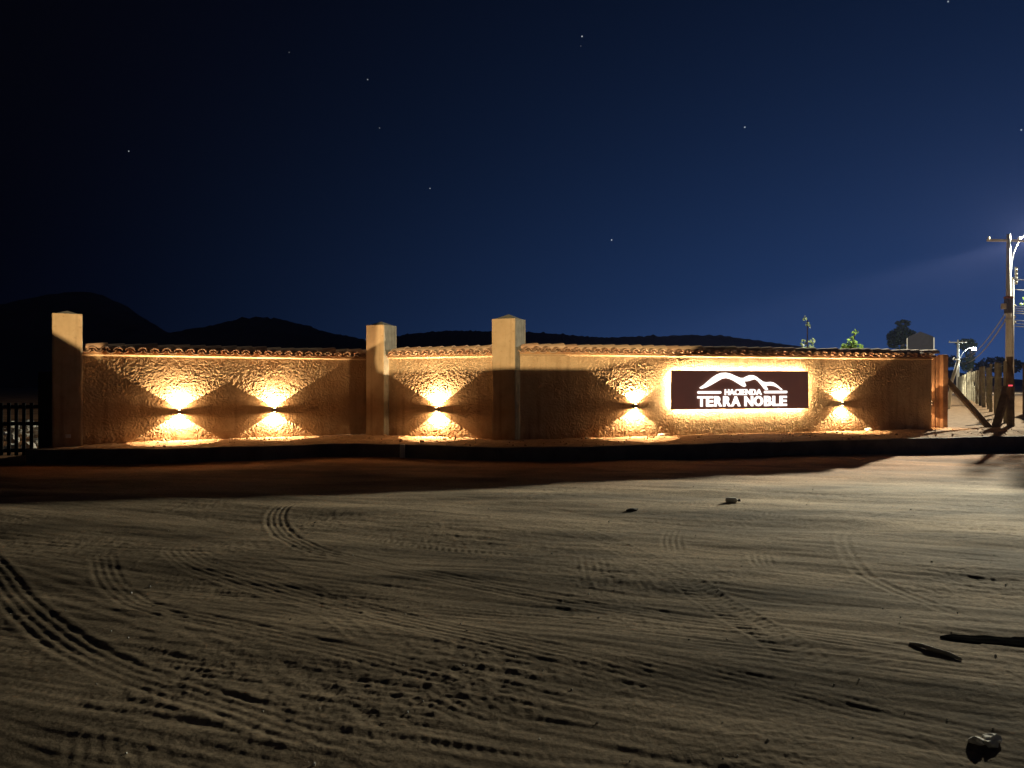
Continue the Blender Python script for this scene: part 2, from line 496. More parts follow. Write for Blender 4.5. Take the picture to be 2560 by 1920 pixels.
def fine_ground(x, y):
    ca, sa = math.cos(R(-20)), math.sin(R(-20))
    u = x * ca + y * sa; v = -x * sa + y * ca
    m = np.clip(.45 + 1.2 * perlin(x * .7, y * .9, 41) + .6 * perlin(x * 2.1, y * 2.1, 42), .1, 1.6)
    h = .0032 * perlin(u * 1.4, v * 11.0, 35) + .0018 * perlin(u * 3.0, v * 26.0, 36)
    h = h + m * (.0030 * perlin(x * 11, y * 11, 37) + .0024 * perlin(x * 24, y * 24, 38) + .0014 * perlin(x * 47, y * 47, 39))
    return h


yf = [.8]
while yf[-1] < 16.6:
    yf.append(yf[-1] + max(.0085, .0024 * yf[-1] + .00017 * yf[-1] ** 2))
rows = np.array([-900, -350, -120, -50, -20, -8, -3, -.5] + yf + [17.5, 19, 22, 27, 35, 50, 80, 140, 260, 500, 1000, 2500])
sfine = np.linspace(-1, 1, 1001)
sout = np.array([1.15, 1.4, 1.9, 3, 5, 9, 20, 60, 180])
scol = np.concatenate([-sout[::-1], sfine, sout])
wid = .70 * np.clip(rows, .8, 18) + 1.0
GX = wid[:, None] * scol[None, :]; GY = np.repeat(rows[:, None], len(scol), 1)
GZ = soft_ground(GX, GY)
vis = (np.abs(scol)[None, :] <= 1.001) & (GY > .5) & (GY < 16.7)
GZ = GZ + np.where(vis, fine_ground(GX, GY), 0)
inb = (GX > HX0) & (GX < HX1) & (GY > HY0) & (GY < HY1)
GZ = GZ + np.where(inb, sample_tr(GX, GY), 0)

sand = bpy.data.materials.new('sandy_earth'); sand.use_nodes = True
nt = sand.node_tree; pb = nt.nodes['Principled BSDF']
pb.inputs['Roughness'].default_value = 1.0; pb.inputs['Specular IOR Level'].default_value = .08
tc = nt.nodes.new('ShaderNodeTexCoord')


def tnoise(sc, det, mp=None):
    n = nt.nodes.new('ShaderNodeTexNoise'); n.inputs['Scale'].default_value = sc; n.inputs['Detail'].default_value = det
    n.inputs['Roughness'].default_value = .62
    if mp:
        m_ = nt.nodes.new('ShaderNodeMapping'); m_.inputs['Scale'].default_value = mp; m_.inputs['Rotation'].default_value = (0, 0, R(18))
        nt.links.new(tc.outputs['Object'], m_.inputs['Vector']); nt.links.new(m_.outputs[0], n.inputs['Vector'])
    else:
        nt.links.new(tc.outputs['Object'], n.inputs['Vector'])
    return n.outputs['Fac']


r1 = nt.nodes.new('ShaderNodeValToRGB')
r1.color_ramp.elements[0].position = .38; r1.color_ramp.elements[0].color = (.125, .100, .070, 1)
r1.color_ramp.elements[1].position = .66; r1.color_ramp.elements[1].color = (.44, .35, .245, 1)
nt.links.new(tnoise(.55, 8, (.6, 1.5, 1)), r1.inputs['Fac'])
r2 = nt.nodes.new('ShaderNodeValToRGB')
r2.color_ramp.elements[0].position = .32; r2.color_ramp.elements[0].color = (.5, .5, .5, 1)
r2.color_ramp.elements[1].position = .7; r2.color_ramp.elements[1].color = (1.15, 1.12, 1.08, 1)
nt.links.new(tnoise(34, 9), r2.inputs['Fac'])
mx = nt.nodes.new('ShaderNodeMix'); mx.data_type = 'RGBA'; mx.blend_type = 'MULTIPLY'; mx.inputs[0].default_value = 1.0
nt.links.new(r1.outputs[0], mx.inputs[6]); nt.links.new(r2.outputs[0], mx.inputs[7])
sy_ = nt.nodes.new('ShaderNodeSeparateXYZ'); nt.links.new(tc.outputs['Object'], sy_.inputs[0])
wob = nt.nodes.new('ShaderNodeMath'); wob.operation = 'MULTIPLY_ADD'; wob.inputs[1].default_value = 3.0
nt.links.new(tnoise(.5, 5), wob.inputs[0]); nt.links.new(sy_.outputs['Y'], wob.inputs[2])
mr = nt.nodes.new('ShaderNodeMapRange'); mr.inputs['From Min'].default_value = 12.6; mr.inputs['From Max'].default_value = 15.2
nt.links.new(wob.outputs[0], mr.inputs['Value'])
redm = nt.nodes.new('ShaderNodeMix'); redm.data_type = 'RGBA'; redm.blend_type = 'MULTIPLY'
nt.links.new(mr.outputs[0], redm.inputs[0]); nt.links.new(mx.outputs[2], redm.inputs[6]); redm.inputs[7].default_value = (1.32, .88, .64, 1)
nt.links.new(redm.outputs[2], pb.inputs['Base Color'])
bp = nt.nodes.new('ShaderNodeBump'); bp.inputs['Distance'].default_value = .004; bp.inputs['Strength'].default_value = .8
nt.links.new(tnoise(75, 6), bp.inputs['Height']); nt.links.new(bp.outputs[0], pb.inputs['Normal'])
M['sand'] = sand

ground = link('ground', grid_mesh('ground', GX, GY, GZ, 'sand'))
tag(ground, kind='structure')


def ground_z(x, y):
    xa = np.array([x]); ya = np.array([y])
    return float(soft_ground(xa, ya)[0] + sample_tr(xa, ya)[0])


# ================================================================= raised verge and kerb
KX = np.array([-8.98, -7.6, -6.4, -5.4, -4.4, -3.6, -2.9, -2.2, -1.2, 0, 1.2, 3.4, 7.0, 11.65, 16, 24, 40])
KY = np.array([14.55, 14.62, 14.80, 15.12, 15.58, 15.92, 15.98, 15.80, 15.32, 15.02, 15.10, 15.62, 16.5, 17.55, 18.4, 20, 23])
kx = np.arange(-8.98, 40.01, .03)
ky = np.interp(kx, KX, KY)
ker = np.ones(21) / 21
ky = np.convolve(np.pad(ky, 10, mode='edge'), ker, 'valid')


def kerb_y(x): return np.interp(x, kx, ky)
def verge_base(x): return .275 + .0045 * np.clip(x, 0, 14)


offs = np.concatenate([np.arange(0, 2.6, .03), [2.8, 3.2, 4, 5, 7, 10, 14, 20, 30, 50, 90, 160, 400]])
kx2 = np.concatenate([kx[kx < 14.0], [14.5, 15.5, 17, 20, 25, 32, 40, 70, 150, 400]])
VX = np.repeat(kx2[None, :], len(offs), 0); VY = kerb_y(kx2)[None, :] + .07 + offs[:, None]
VZ = verge_base(VX) + .05 * np.clip(offs[:, None] / 1.0, 0, 1) + .06 * np.clip((offs[:, None] - 3) / 6, 0, 1)
okv = ((offs[:, None] < 2.7) & (VX < 14.2)).astype(float)
VZ = VZ + okv * (.012 * perlin(VX * 3, VY * 3, 51) + .010 * perlin(VX * 9, VY * 9, 52) + .006 * perlin(VX * 22, VY * 22, 53)) \
    - .012 * (offs[:, None] < .05)
VZ = VZ + (1 - okv) * .05 * perlin(VX * .6, VY * .6, 54) * (VX > 10)
M['soil'] = mat('verge_soil', (.44, .29, .18), (.27, .17, .10), 5.0, 1.0, .010, 45, spec=.05)
verge = link('verge', grid_mesh('verge', VX, VY, VZ, 'soil'))
tag(verge, kind='structure')


def verge_z(x, y):
    o = y - float(kerb_y(x)) - .07
    return float(verge_base(x)) + .05 * min(max(o, 0), 1) + .06 * min(max((o - 3) / 6, 0), 1)


kb = MB()
ksel = np.arange(0, len(kx), 8)
for i in ksel:
    x, y = float(kx[i]), float(ky[i]); z = float(verge_base(x)) + .006 * math.sin(x * 3.1) + .004 * math.sin(x * 7.7)
    kb.v += [(x, y - .06, -.12), (x, y - .06, z - .012), (x, y - .048, z), (x, y + .06, z), (x, y + .06, -.12)]
for j in range(len(ksel) - 1):
    for k in range(4):
        a = j * 5 + k; kb.f.append((a, a + 1, a + 6, a + 5))
kb.f.append((0, 1, 2, 3, 4)); n5 = (len(ksel) - 1) * 5; kb.f.append((n5 + 4, n5 + 3, n5 + 2, n5 + 1, n5))
kerb = kb.build('kerb', 'kerb'); tag(kerb, kind='structure')
kerb.data.materials.append(M['kerb_top'])
for p in kerb.data.polygons:
    if abs(p.normal.z) > .5:
        p.material_index = 1
# return of the kerb at the gateway
rt_ = MB().box(-9.10, -8.985, 14.49, 20.0, -.1, .27).build('kerb', 'kerb'); tag(rt_, kind='structure')


# ================================================================= walls
def barrel(name, hw_f, hw_b, rise_f, rise_b, length, th, m, up=True, seg=6):
    """half-round clay tile: axis +y, front at y=0"""
    mb = MB()
    sg = 1 if up else -1
    for yy, hw, rs in ((0, hw_f, rise_f), (length, hw_b, rise_b)):
        for inner in (0, 1):
            for k in range(seg + 1):
                a = math.pi * (k / seg)
                w = hw - (th if inner else 0); r_ = rs - (th if inner else 0)
                mb.v.append((-math.cos(a) * w, yy, sg * math.sin(a) * r_))
    n = seg + 1
    o0, i0, o1, i1 = 0, n, 2 * n, 3 * n
    for k in range(seg):
        mb.f += [(o0 + k, o0 + k + 1, o1 + k + 1, o1 + k), (i0 + k, i1 + k, i1 + k + 1, i0 + k + 1),
                 (o0 + k, i0 + k, i0 + k + 1, o0 + k + 1), (o1 + k, o1 + k + 1, i1 + k + 1, i1 + k)]
    mb.f += [(o0, o1, i1, i0), (o0 + seg, i0 + seg, i1 + seg, o1 + seg)]
    me = mb.mesh(name, m)
    me.polygons.foreach_set('use_smooth', [False] * len(me.polygons))
    return me


COVER = [barrel('cover_tile', .088, .072, .066, .052, .40, .016, m) for m in ('tile', 'tile2', 'tile3')]
CHANNEL = [barrel('channel_tile', .092, .078, .055, .045, .40, .014, m, up=False) for m in ('tile', 'tile3', 'tile2')]
RIDGE = [barrel('ridge_tile', .125, .145, .098, .115, .40, .016, m) for m in ('tile2', 'tile', 'tile2')]


def stucco(u, z, seed):
    """hand-thrown render: clumped dabs with sharp lips, smeared in places"""
    wx = u + .045 * perlin(u * 7, z * 7, seed + 1) + .02 * perlin(u * 17, z * 17, seed + 11)
    wz = z + .045 * perlin(u * 7 + 9, z * 7, seed + 2) + .02 * perlin(u * 17 + 5, z * 17, seed + 12)
    a = 1 - np.abs(perlin(wx * 12, wz * 14, seed + 3)) * 2.0
    b = perlin(wx * 24, wz * 27, seed + 4)
    c = perlin(wx * 45, wz * 45, seed + 5)
    d = perlin(u * 2.6, z * 3.1, seed + 6)
    e = np.clip(perlin(wx * 7, wz * 9, seed + 8) * 1.6, -.4, 1)
    rough = np.clip(1.0 + .6 * perlin(u * 1.3, z * 1.6, seed + 7) + .4 * perlin(u * 3.6, z * 3.6, seed + 9), .6, 1.5)
    return rough * (.0030 * a + .0038 * b + .0030 * c + .0014 * e) + .0022 * d


def make_wall(label, org, ang, length, zb, zc, seed, amp=1.0, ridge_from=None, x_start=0.0, tile_from=.06, tile_to=None, end_relief=True):
    root = empty('perimeter_wall', (org[0], org[1], 0), ang)
    tag(root, label, 'wall', 'tile-capped ochre wall sections')
    th = .22
    # rendered front face with real relief
    nx = int((length - x_start) / .0095); nz = int((zc - zb) / .0095) + 2
    us = np.linspace(x_start, length, nx); zs = np.linspace(zb - .1, zc + .002, nz)
    U, Zz = np.meshgrid(us, zs)
    D = amp * stucco(U + seed * 13.1, Zz, seed)
    edge = np.clip((length - U) / .03, 0, 1)
    Yd = -.010 - D * edge
    o = link('rendered_face', grid_mesh('rendered_face', U, Yd, Zz, 'plaster'), root)
    MB().box(x_start, length, .004, th, zb - .2, zc).build('wall_core', 'smooth_plaster', root)
    # projecting cornice and the fascia above it
    co = MB(); cp = [(-.012, zc + .002), (-.030, zc + .002), (-.070, zc + .026), (-.074, zc + .034), (-.068, zc + .040), (th + .02, zc + .040), (th + .02, zc + .002)]
    for x in (x_start, length):
        co.v += [(x, y, z) for y, z in cp]
    k = len(cp); co.f += [tuple(range(k)), tuple(range(2 * k - 1, k - 1, -1))]
    for i in range(k):
        j = (i + 1) % k; co.f.append((j, i, k + i, k + j))
    co.build('cornice', 'cornice', root)
    MB().box(x_start, length, -.035, th + .0, zc + .042, zc + .090).build('fascia', 'fascia', root)
    phi = R(13)
    zf = zc + .098; yf0 = -.135
    yr = .10; zr = zf + (yr - yf0) * math.tan(phi)
    # mortar bed under the tiles
    bed = MB()
    poly = [(.03, zc + .091), (.03, zc + .13), (yr, zr + .03), (th + .10, zc + .096), (th + .10, zc + .091)]
    for x in (x_start, length):
        bed.v += [(x, y, z) for y, z in poly]
    k = len(poly); bed.f.append(tuple(range(k))); bed.f.append(tuple(range(2 * k - 1, k - 1, -1)))
    for i in range(k):
        j = (i + 1) % k; bed.f.append((j, i, k + i, k + j))
    bed.build('roof_bed', 'mortar', root)
    rr = random.Random(seed)
    pitch = .225
    n = int(((tile_to or length) - tile_from) / pitch)
    for i in range(n + 1):
        x = tile_from + i * pitch
        if x > (tile_to or length) - .03:
            break
        t = link('channel_tile', CHANNEL[rr.choice([0, 0, 1, 2])], root)
        t.location = (x + rr.gauss(0, .004), yf0 + rr.gauss(0, .006), zf + .012 + rr.gauss(0, .003))
        t.rotation_euler = (phi + rr.gauss(0, .012), rr.gauss(0, .02), rr.gauss(0, .02))
        xc = x + pitch / 2
        if xc < (tile_to or length) - .02:
            t = link('cover_tile', COVER[rr.choice([0, 0, 1, 2])], root)
            t.location = (xc + rr.gauss(0, .005), yf0 - .012 + rr.gauss(0, .008), zf + .012 + rr.gauss(0, .003))
            t.rotation_euler = (phi + rr.gauss(0, .012), rr.gauss(0, .03), rr.gauss(0, .02))
    x = tile_from
    while x < (tile_to or length) - .12:
        t = link('ridge_tile', RIDGE[rr.choice([0, 1, 2])], root)
        # laid along the wall: axis (y) turned to local +x
        t.location = (x, yr + .01 + rr.gauss(0, .008), zr - .005 + rr.gauss(0, .005))
        t.rotation_euler = (0, 0, 0)
        t.matrix_local = Matrix.Translation(t.location) @ Matrix.Rotation(-math.pi / 2 + rr.gauss(0, .03), 4, 'Z') @ Matrix.Rotation(R(2.5) + rr.gauss(0, .012), 4, 'X')
        x += .31 + rr.gauss(0, .012)
    # small tiles of the back slope share the same shapes, hidden from the road: plain sloped bed only
    return root


AL, AM, AR = math.atan2(.515, .857), R(-27.0), math.atan2(.2924, .9563)
wall_l = make_wall('ochre wall section with two wall lamps, between the leftmost and middle pillars', (-8.45, 15.2), AL, 6.05, .295, 2.055, 3)
wall_m = make_wall('short ochre wall section with a single wall lamp, between two pillars', (-2.83, 17.8), AM, 2.80, .31, 2.07, 5)
wall_r = make_wall('long ochre wall section carrying the lit brown sign', (.17, 16.32), AR, 10.87, .325, 2.098, 8, amp=1.35, x_start=-.02, tile_from=.02)


def wall_pt(org, ang, t, z, out=0.0):
    return Vector((org[0] + math.cos(ang) * t + math.sin(ang) * out, org[1] + math.sin(ang) * t - math.cos(ang) * out, z))


# ================================================================= pillars
def make_pillar(label, corner, ang, w, zb, zt, apex, seed, side='cement'):
    """corner = front right corner; local x runs left to right along the front"""
    root = empty('gate_pillar', (corner[0], corner[1], 0), ang)
    tag(root, label, 'pillar', 'square gate pillars')
    rr = np.random.default_rng(seed)
    d = .5

    def face(name, p0, p1, m):
        n = 26; nz = 120
        s = np.linspace(0, 1, n); zs = np.linspace(zb - .1, zt, nz)
        S, Z = np.meshgrid(s, zs)
        L = math.hypot(p1[0] - p0[0], p1[1] - p0[1])
        X = p0[0] + (p1[0] - p0[0]) * S; Y = p0[1] + (p1[1] - p0[1]) * S
        nrm = ((p1[1] - p0[1]) / L, -(p1[0] - p0[0]) / L)
        e = np.clip(np.minimum(S, 1 - S) / .06, 0, 1)
        h = (.004 * perlin(S * L * 6 + seed, Z * 6, seed) + .002 * perlin(S * L * 18, Z * 18, seed + 1)) * e - .010 * (1 - e) ** 2 + .004
        return link(name, grid_mesh(name, X + nrm[0] * h, Y + nrm[1] * h, Z, m), root)
    face('front_face', (-w, 0), (0, 0), 'smooth_plaster')
    face('side_face', (0, 0), (0, d), side)
    face('side_face', (-w, d), (-w, 0), 'smooth_plaster')
    face('back_face', (0, d), (-w, d), 'smooth_plaster')
    cp = MB()
    cp.v = [(-w + .004, .004, zt - .012), (-.004, .004, zt - .012), (-.004, d - .004, zt - .012), (-w + .004, d - .004, zt - .012), (-w / 2, d / 2, apex)]
    cp.v += [(-w + .004, .004, zt - .05), (-.004, .004, zt - .05), (-.004, d - .004, zt - .05), (-w + .004, d - .004, zt - .05)]
    cp.f = [(0, 1, 4), (1, 2, 4), (2, 3, 4), (3, 0, 4), (0, 5, 6, 1), (1, 6, 7, 2), (2, 7, 8, 3), (3, 8, 5, 0), (8, 7, 6, 5)]
    cp.build('pillar_cap', 'cement', root, bevel=.01)
    return root


p0 = make_pillar('leftmost ochre pillar with a small white rectangle near its foot', (-8.347, 15.03), AL, .50, .28, 2.855, 2.93, 31)
p1 = make_pillar('ochre pillar mostly in shade, between two-lamp and one-lamp walls', (-2.92, 17.62), AM, .50, .30, 2.85, 2.95, 32)
p2 = make_pillar('brightly lit ochre pillar at the left end of the sign wall', (.063, 16.10), AM, .55, .30, 2.87, 2.985, 33)
pl = MB().box(-.285, -.195, -.018, .004, .46, .53).build('white_rect', 'white', p0, bevel=.004)  # small white rectangle low on the front face


# ================================================================= wall lamps
def wall_lamp(label, org, ang, t, z, group='up-and-down wall lamps', spill=SPILL, power=SCONCE_POWER, skew=0.0, k=1.0):
    power *= k
    p = wall_pt(org, ang, t, z, .030)
    root = empty('wall_lamp', p, ang)
    tag(root, label, 'lamp', group)
    body = MB().box(-.035, .035, -.105, .028, -.038, .038).build('lamp_body', 'lamp_body', root, bevel=.004)
    MB().box(-.045, .045, .012, .030, -.048, .048).build('back_plate', 'lamp_body', root, bevel=.003)
    for s in (1, -1):
        MB().tube([(0, -.065, s * .0385), (0, -.065, s * .043)], .024, 10).build('lens', 'lens', body)
        a = Vector((skew * s, 0, s))
        lamp_spot('beam', (0, -.055, s * .052), a, power * (1.0 if s > 0 else .8), WARM, 119, .05, .010, root)
    for s in (1, -1):
        lamp_spot('spill', (0, -.085, s * .046), (0, 0, s), power * spill, (1.0, .57, .25), 178, .30, .014, root)
    return root


wall_lamp('wall lamp nearest the leftmost pillar', (-8.45, 15.2), AL, 1.764, .925, skew=.03, k=1.08)
wall_lamp('second wall lamp from the leftmost pillar, on the same wall section', (-8.45, 15.2), AL, 3.707, .928, skew=-.02)
wall_lamp('wall lamp on the short wall between two pillars', (-2.83, 17.8), AM, 1.341, .94, skew=-.05, k=1.12)
wall_lamp('wall lamp left of the lit brown sign', (.17, 16.32), AR, 2.641, 1.014, spill=.10, skew=.03, k=.92)
wall_lamp('wall lamp right of the lit brown sign', (.17, 16.32), AR, 8.10, 1.026, spill=.09, skew=-.04, k=.85)

# ================================================================= sign
SZ0, SZ1, SX0, SX1 = .940, 1.793, 3.496, 7.077
sign = empty('lit_sign', wall_pt((.17, 16.32), AR, SX0, SZ0, 0.0), AR)
tag(sign, 'brown rectangular backlit sign with glowing white lettering and mountain emblem', 'sign')
SW, SH = SX1 - SX0, SZ1 - SZ0
FY = -.150   # front plane of the panel
panel = MB().box(0, SW, FY, FY + .035, 0, SH).build('panel', 'sign', sign, bevel=.003)
fr = MB()
fr.box(-.012, -.001, FY - .004, FY + .045, -.012, SH + .012); fr.box(SW + .001, SW + .012, FY - .004, FY + .045, -.012, SH + .012)
fr.box(-.0005, SW + .0005, FY - .004, FY + .045, -.012, -.001); fr.box(-.0005, SW + .0005, FY - .004, FY + .045, SH + .001, SH + .012)
fr.build('panel_frame', 'sign_edge', panel)
for (x0, x1, z0, z1) in ((.05, SW - .05, SH - .045, SH - .025), (.05, SW - .05, .025, .045), (.025, .045, .05, SH - .05), (SW - .045, SW - .025, .05, SH - .05)):
    MB().box(x0, x1, FY + .040, FY + .052, z0, z1).build('led_strip', 'led', panel)
for x in (.5, 1.8, 3.1):
    MB().box(x - .02, x + .02, FY + .034, .02, SH / 2 - .02, SH / 2 + .02).build('bracket', 'sign_edge', sign)


def sx(px):
    f = (px + 438) / 3004.0
    return (f - .055 * f * (1 - f)) * SW


def szz(py):
    return (1 - (py - 72) / 825.0) * SH


def lit_poly(name, poly):
    bm = bmesh.new()
    vs = [bm.verts.new((x, FY - .032, z)) for x, z in poly]
    f = bm.faces.new(vs)
    r = bmesh.ops.extrude_face_region(bm, geom=[f])
    for g in r['geom']:
        if isinstance(g, bmesh.types.BMVert):
            g.co.y = FY - .004
    bmesh.ops.triangulate(bm, faces=[q for q in bm.faces if len(q.verts) > 4])
    bmesh.ops.recalc_face_normals(bm, faces=bm.faces)
    me = bpy.data.meshes.new(name); bm.to_mesh(me); bm.free(); me.materials.append(M['letter'])
    return link(name, me, sign)


def glyph(ch, x0, x1, y0, y1, bold):
    cu = bpy.data.curves.new('letter', 'FONT'); cu.body = ch; cu.offset = bold; cu.extrude = .014; cu.resolution_u = 4
    ob = bpy.data.objects.new('letter_tmp', cu); COL.objects.link(ob)
    dg = bpy.context.evaluated_depsgraph_get()
    me = bpy.data.meshes.new_from_object(ob.evaluated_get(dg))
    bpy.data.objects.remove(ob)
    n = len(me.vertices); co = np.zeros(n * 3); me.vertices.foreach_get('co', co); co = co.reshape(-1, 3)
    mn, mxx = co.min(0), co.max(0)
    f = (co - mn) / np.maximum(mxx - mn, 1e-6)
    X0, X1, Z0, Z1 = sx(x0), sx(x1), szz(y1), szz(y0)
    new = np.stack([X0 + f[:, 0] * (X1 - X0), FY - .004 - f[:, 2] * .028, Z0 + f[:, 1] * (Z1 - Z0)], 1)
    me.vertices.foreach_set('co', new.ravel()); me.update()
    me.materials.clear(); me.materials.append(M['letter'])
    return link('letter', me, sign)


for ch, a, b in (('T', 115, 290), ('E', 308, 462), ('R', 490, 655), ('R', 683, 850), ('A', 858, 1060), ('N', 1152, 1338), ('O', 1360, 1556),
                 ('B', 1586, 1750), ('L', 1774, 1912), ('E', 1930, 2083)):
    glyph(ch, a, b, 622, 848, .034)
for ch, a, b in (('H', 718, 812), ('A', 818, 930), ('C', 936, 1036), ('I', 1046, 1078), ('E', 1094, 1168), ('N', 1182, 1288), ('D', 1306, 1402), ('A', 1408, 1530)):
    glyph(ch, a, b, 470, 598, .020)
for a, b, c, d in ((115, 635, 512, 566), (1585, 2090, 508, 564)):
    r_ = (d - c) / 2
    pts = []
    X0, X1, Zc, rz_ = sx(a), sx(b), szz((c + d) / 2), abs(szz(d) - szz(c)) / 2
    for k in range(7):
        t = math.pi / 2 + math.pi * k / 6; pts.append((X0 + rz_ + math.cos(t) * rz_, Zc + math.sin(t) * rz_))
    for k in range(7):
        t = -math.pi / 2 + math.pi * k / 6; pts.append((X1 - rz_ + math.cos(t) * rz_, Zc + math.sin(t) * rz_))
    lit_poly('underline_bar', pts)
MOUNT = [(170, 430), (260, 370), (340, 300), (440, 215), (540, 150), (640, 112), (740, 105), (840, 130), (950, 180), (1050, 220), (1130, 222),
         (1200, 185), (1270, 160), (1340, 162), (1410, 195), (1480, 250), (1560, 305), (1640, 318), (1720, 308), (1790, 325), (1870, 380), (1930, 435),
         (1985, 480), (1960, 492), (1900, 445), (1820, 405), (1720, 388), (1615, 392), (1665, 475), (1635, 492), (1590, 465), (1530, 385), (1450, 290),
         (1400, 255), (1360, 248), (1280, 275), (1200, 295), (1138, 295), (1180, 390), (1150, 418), (1100, 400), (1000, 335), (900, 275), (820, 240),
         (740, 225), (650, 238), (540, 300), (420, 370), (300, 430), (200, 460), (165, 445)]
lit_poly('mountain_emblem', [(sx(a), szz(b)) for a, b in MOUNT][::-1])

# ================================================================= timber at the end of the wall
END = wall_pt((.17, 16.32), AR, 10.87, 0)
wl = wall_lamp('wall lamp on the end face of the sign wall, beside the timber posts', (END.x + .0, END.y + .0), AR + R(90), .11, 1.02, power=60)
for (x, y, w, d, top, lab) in ((10.83, 20.02, .15, .15, 2.20, 'narrow squared timber post touching the end of the sign wall'),
                               (11.02, 20.10, .12, .14, 2.22, 'thin middle timber post in the cluster at the wall end'),
                               (11.17, 20.06, .17, .17, 2.26, 'thick rightmost timber post in the cluster at the wall end')):
    zb = verge_z(x, y)
    b = MB(); n = 8
    rr = random.Random(int(x * 100))
    for k in range(n + 1):
        z = zb - .15 + (top - zb + .15) * k / n
        ox, oy = rr.gauss(0, .004), rr.gauss(0, .004)
        b.v += [(-w / 2 + ox, -d / 2 + oy, z), (w / 2 + ox, -d / 2 + oy, z), (w / 2 + ox, d / 2 + oy, z), (-w / 2 + ox, d / 2 + oy, z)]
    for k in range(n):
        for q in range(4):
            b.f.append((k * 4 + q, k * 4 + (q + 1) % 4, k * 4 + 4 + (q + 1) % 4, k * 4 + 4 + q))
    b.f += [(3, 2, 1, 0), (n * 4, n * 4 + 1, n * 4 + 2, n * 4 + 3)]
    o = b.build('timber_post', 'wood', bevel=.008); o.location = (x, y, 0); o.rotation_euler = (0, 0, AR + rr.gauss(0, .05))
    tag(o, lab, 'post', 'timber posts at the wall end')


def beam(name, a, b, w, d, m, label, cat, group=None):
    a = Vector(a); b = Vector(b); L = (b - a).length
    o = MB().box(-w / 2, w / 2, -d / 2, d / 2, 0, L).build(name, m, bevel=.012)
    o.location = a; o.rotation_euler = (b - a).to_track_quat('Z', 'Y').to_euler()
    tag(o, label, cat, group)
    return o


beam('timber_brace', (12.40, 20.05, .33), (11.30, 20.22, 1.66), .13, .13, 'wood_dark', 'dark timber brace leaning left against the posts at the wall end', 'brace')
beam('timber_brace', (12.62, 20.2, .33), (13.28, 20.75, 1.42), .17, .14, 'wood_dark', 'thick dark timber brace leaning right against the tall fence end post', 'brace')
beam('fallen_stick', (12.2, 20.8, .37), (13.0, 21.1, .42), .035, .035, 'wood_dark', 'thin dark stick lying low between the two braces', 'stick')
tag(MB().box(13.12, 13.22, 20.42, 20.46, 1.44, 1.48).build('red_light', 'red', bevel=.008), 'small red light at the top of the right brace', 'light')

# ================================================================= post fence along the road
fence = empty('post_fence', (13.3, 20.6, 0))
tag(fence, 'row of weathered wooden fence posts receding beside the road on the right', 'fence')
fd = Vector((.486, .874, 0))
rr = random.Random(5)
s_ = 0.0; posts = []
k = 0
while s_ < 95 and k < 60:
    x, y = 13.3 + fd.x * s_ + rr.gauss(0, .04), 20.6 + fd.y * s_ + rr.gauss(0, .04)
    posts.append((x, y))
    zb = verge_z(x, y); h = (1.84 if k == 0 else rr.uniform(1.74, 1.88)); r_ = .10 if k == 0 else rr.uniform(.062, .085)
    b = MB(); lean = rr.gauss(0, .02)
    b.tube([(lean * q * h, rr.gauss(0, .006), zb - .2 + (h + .2) * q) for q in (0, .25, .5, .75, 1)], [r_, r_ * .98, r_ * 1.02, r_ * .95, r_ * .9], 8)
    o = b.build('fence_post', 'post' if k else 'wood_dark', fence)
    o.location = (x - 13.3, y - 20.6, 0); o.rotation_euler = (0, 0, rr.uniform(0, 3))
    s_ += 1.9 if k == 0 else rr.uniform(2.6, 3.3); k += 1
for zz in (.5, .9, 1.3, 1.65):
    MB().tube([(x - 13.3, y - 20.6, verge_z(x, y) + zz) for x, y in posts], .004, 4).build('fence_wire', 'wire', fence)

def batwing(ob):
    """street luminaire optics: throws far along the road, little straight down"""
    ob.data.use_nodes = True
    t = ob.data.node_tree; em = t.nodes['Emission']
    g = t.nodes.new('ShaderNodeNewGeometry'); sp = t.nodes.new('ShaderNodeSeparateXYZ')
    t.links.new(g.outputs['Incoming'], sp.inputs[0])

    def mm(op, a, b=None):
        n = t.nodes.new('ShaderNodeMath'); n.operation = op
        for i, v in enumerate((a, b)):
            if v is None: continue
            if isinstance(v, float): n.inputs[i].default_value = v
            else: t.links.new(v, n.inputs[i])
        return n.outputs[0]
    az = mm('MAXIMUM', mm('MULTIPLY', sp.outputs['Z'], -1.0), .0)
    c = mm('MAXIMUM', az, .25)
    low = mm('MAXIMUM', mm('POWER', mm('MINIMUM', mm('DIVIDE', az, .25), 1.0), 5.0), .20)
    t.links.new(mm('MULTIPLY', mm('POWER', mm('DIVIDE', .25, c), 2.8), low), em.inputs['Strength'])


# ================================================================= utility pole with street lamp
LAMP = Vector((26.3, 38.2, 9.1))


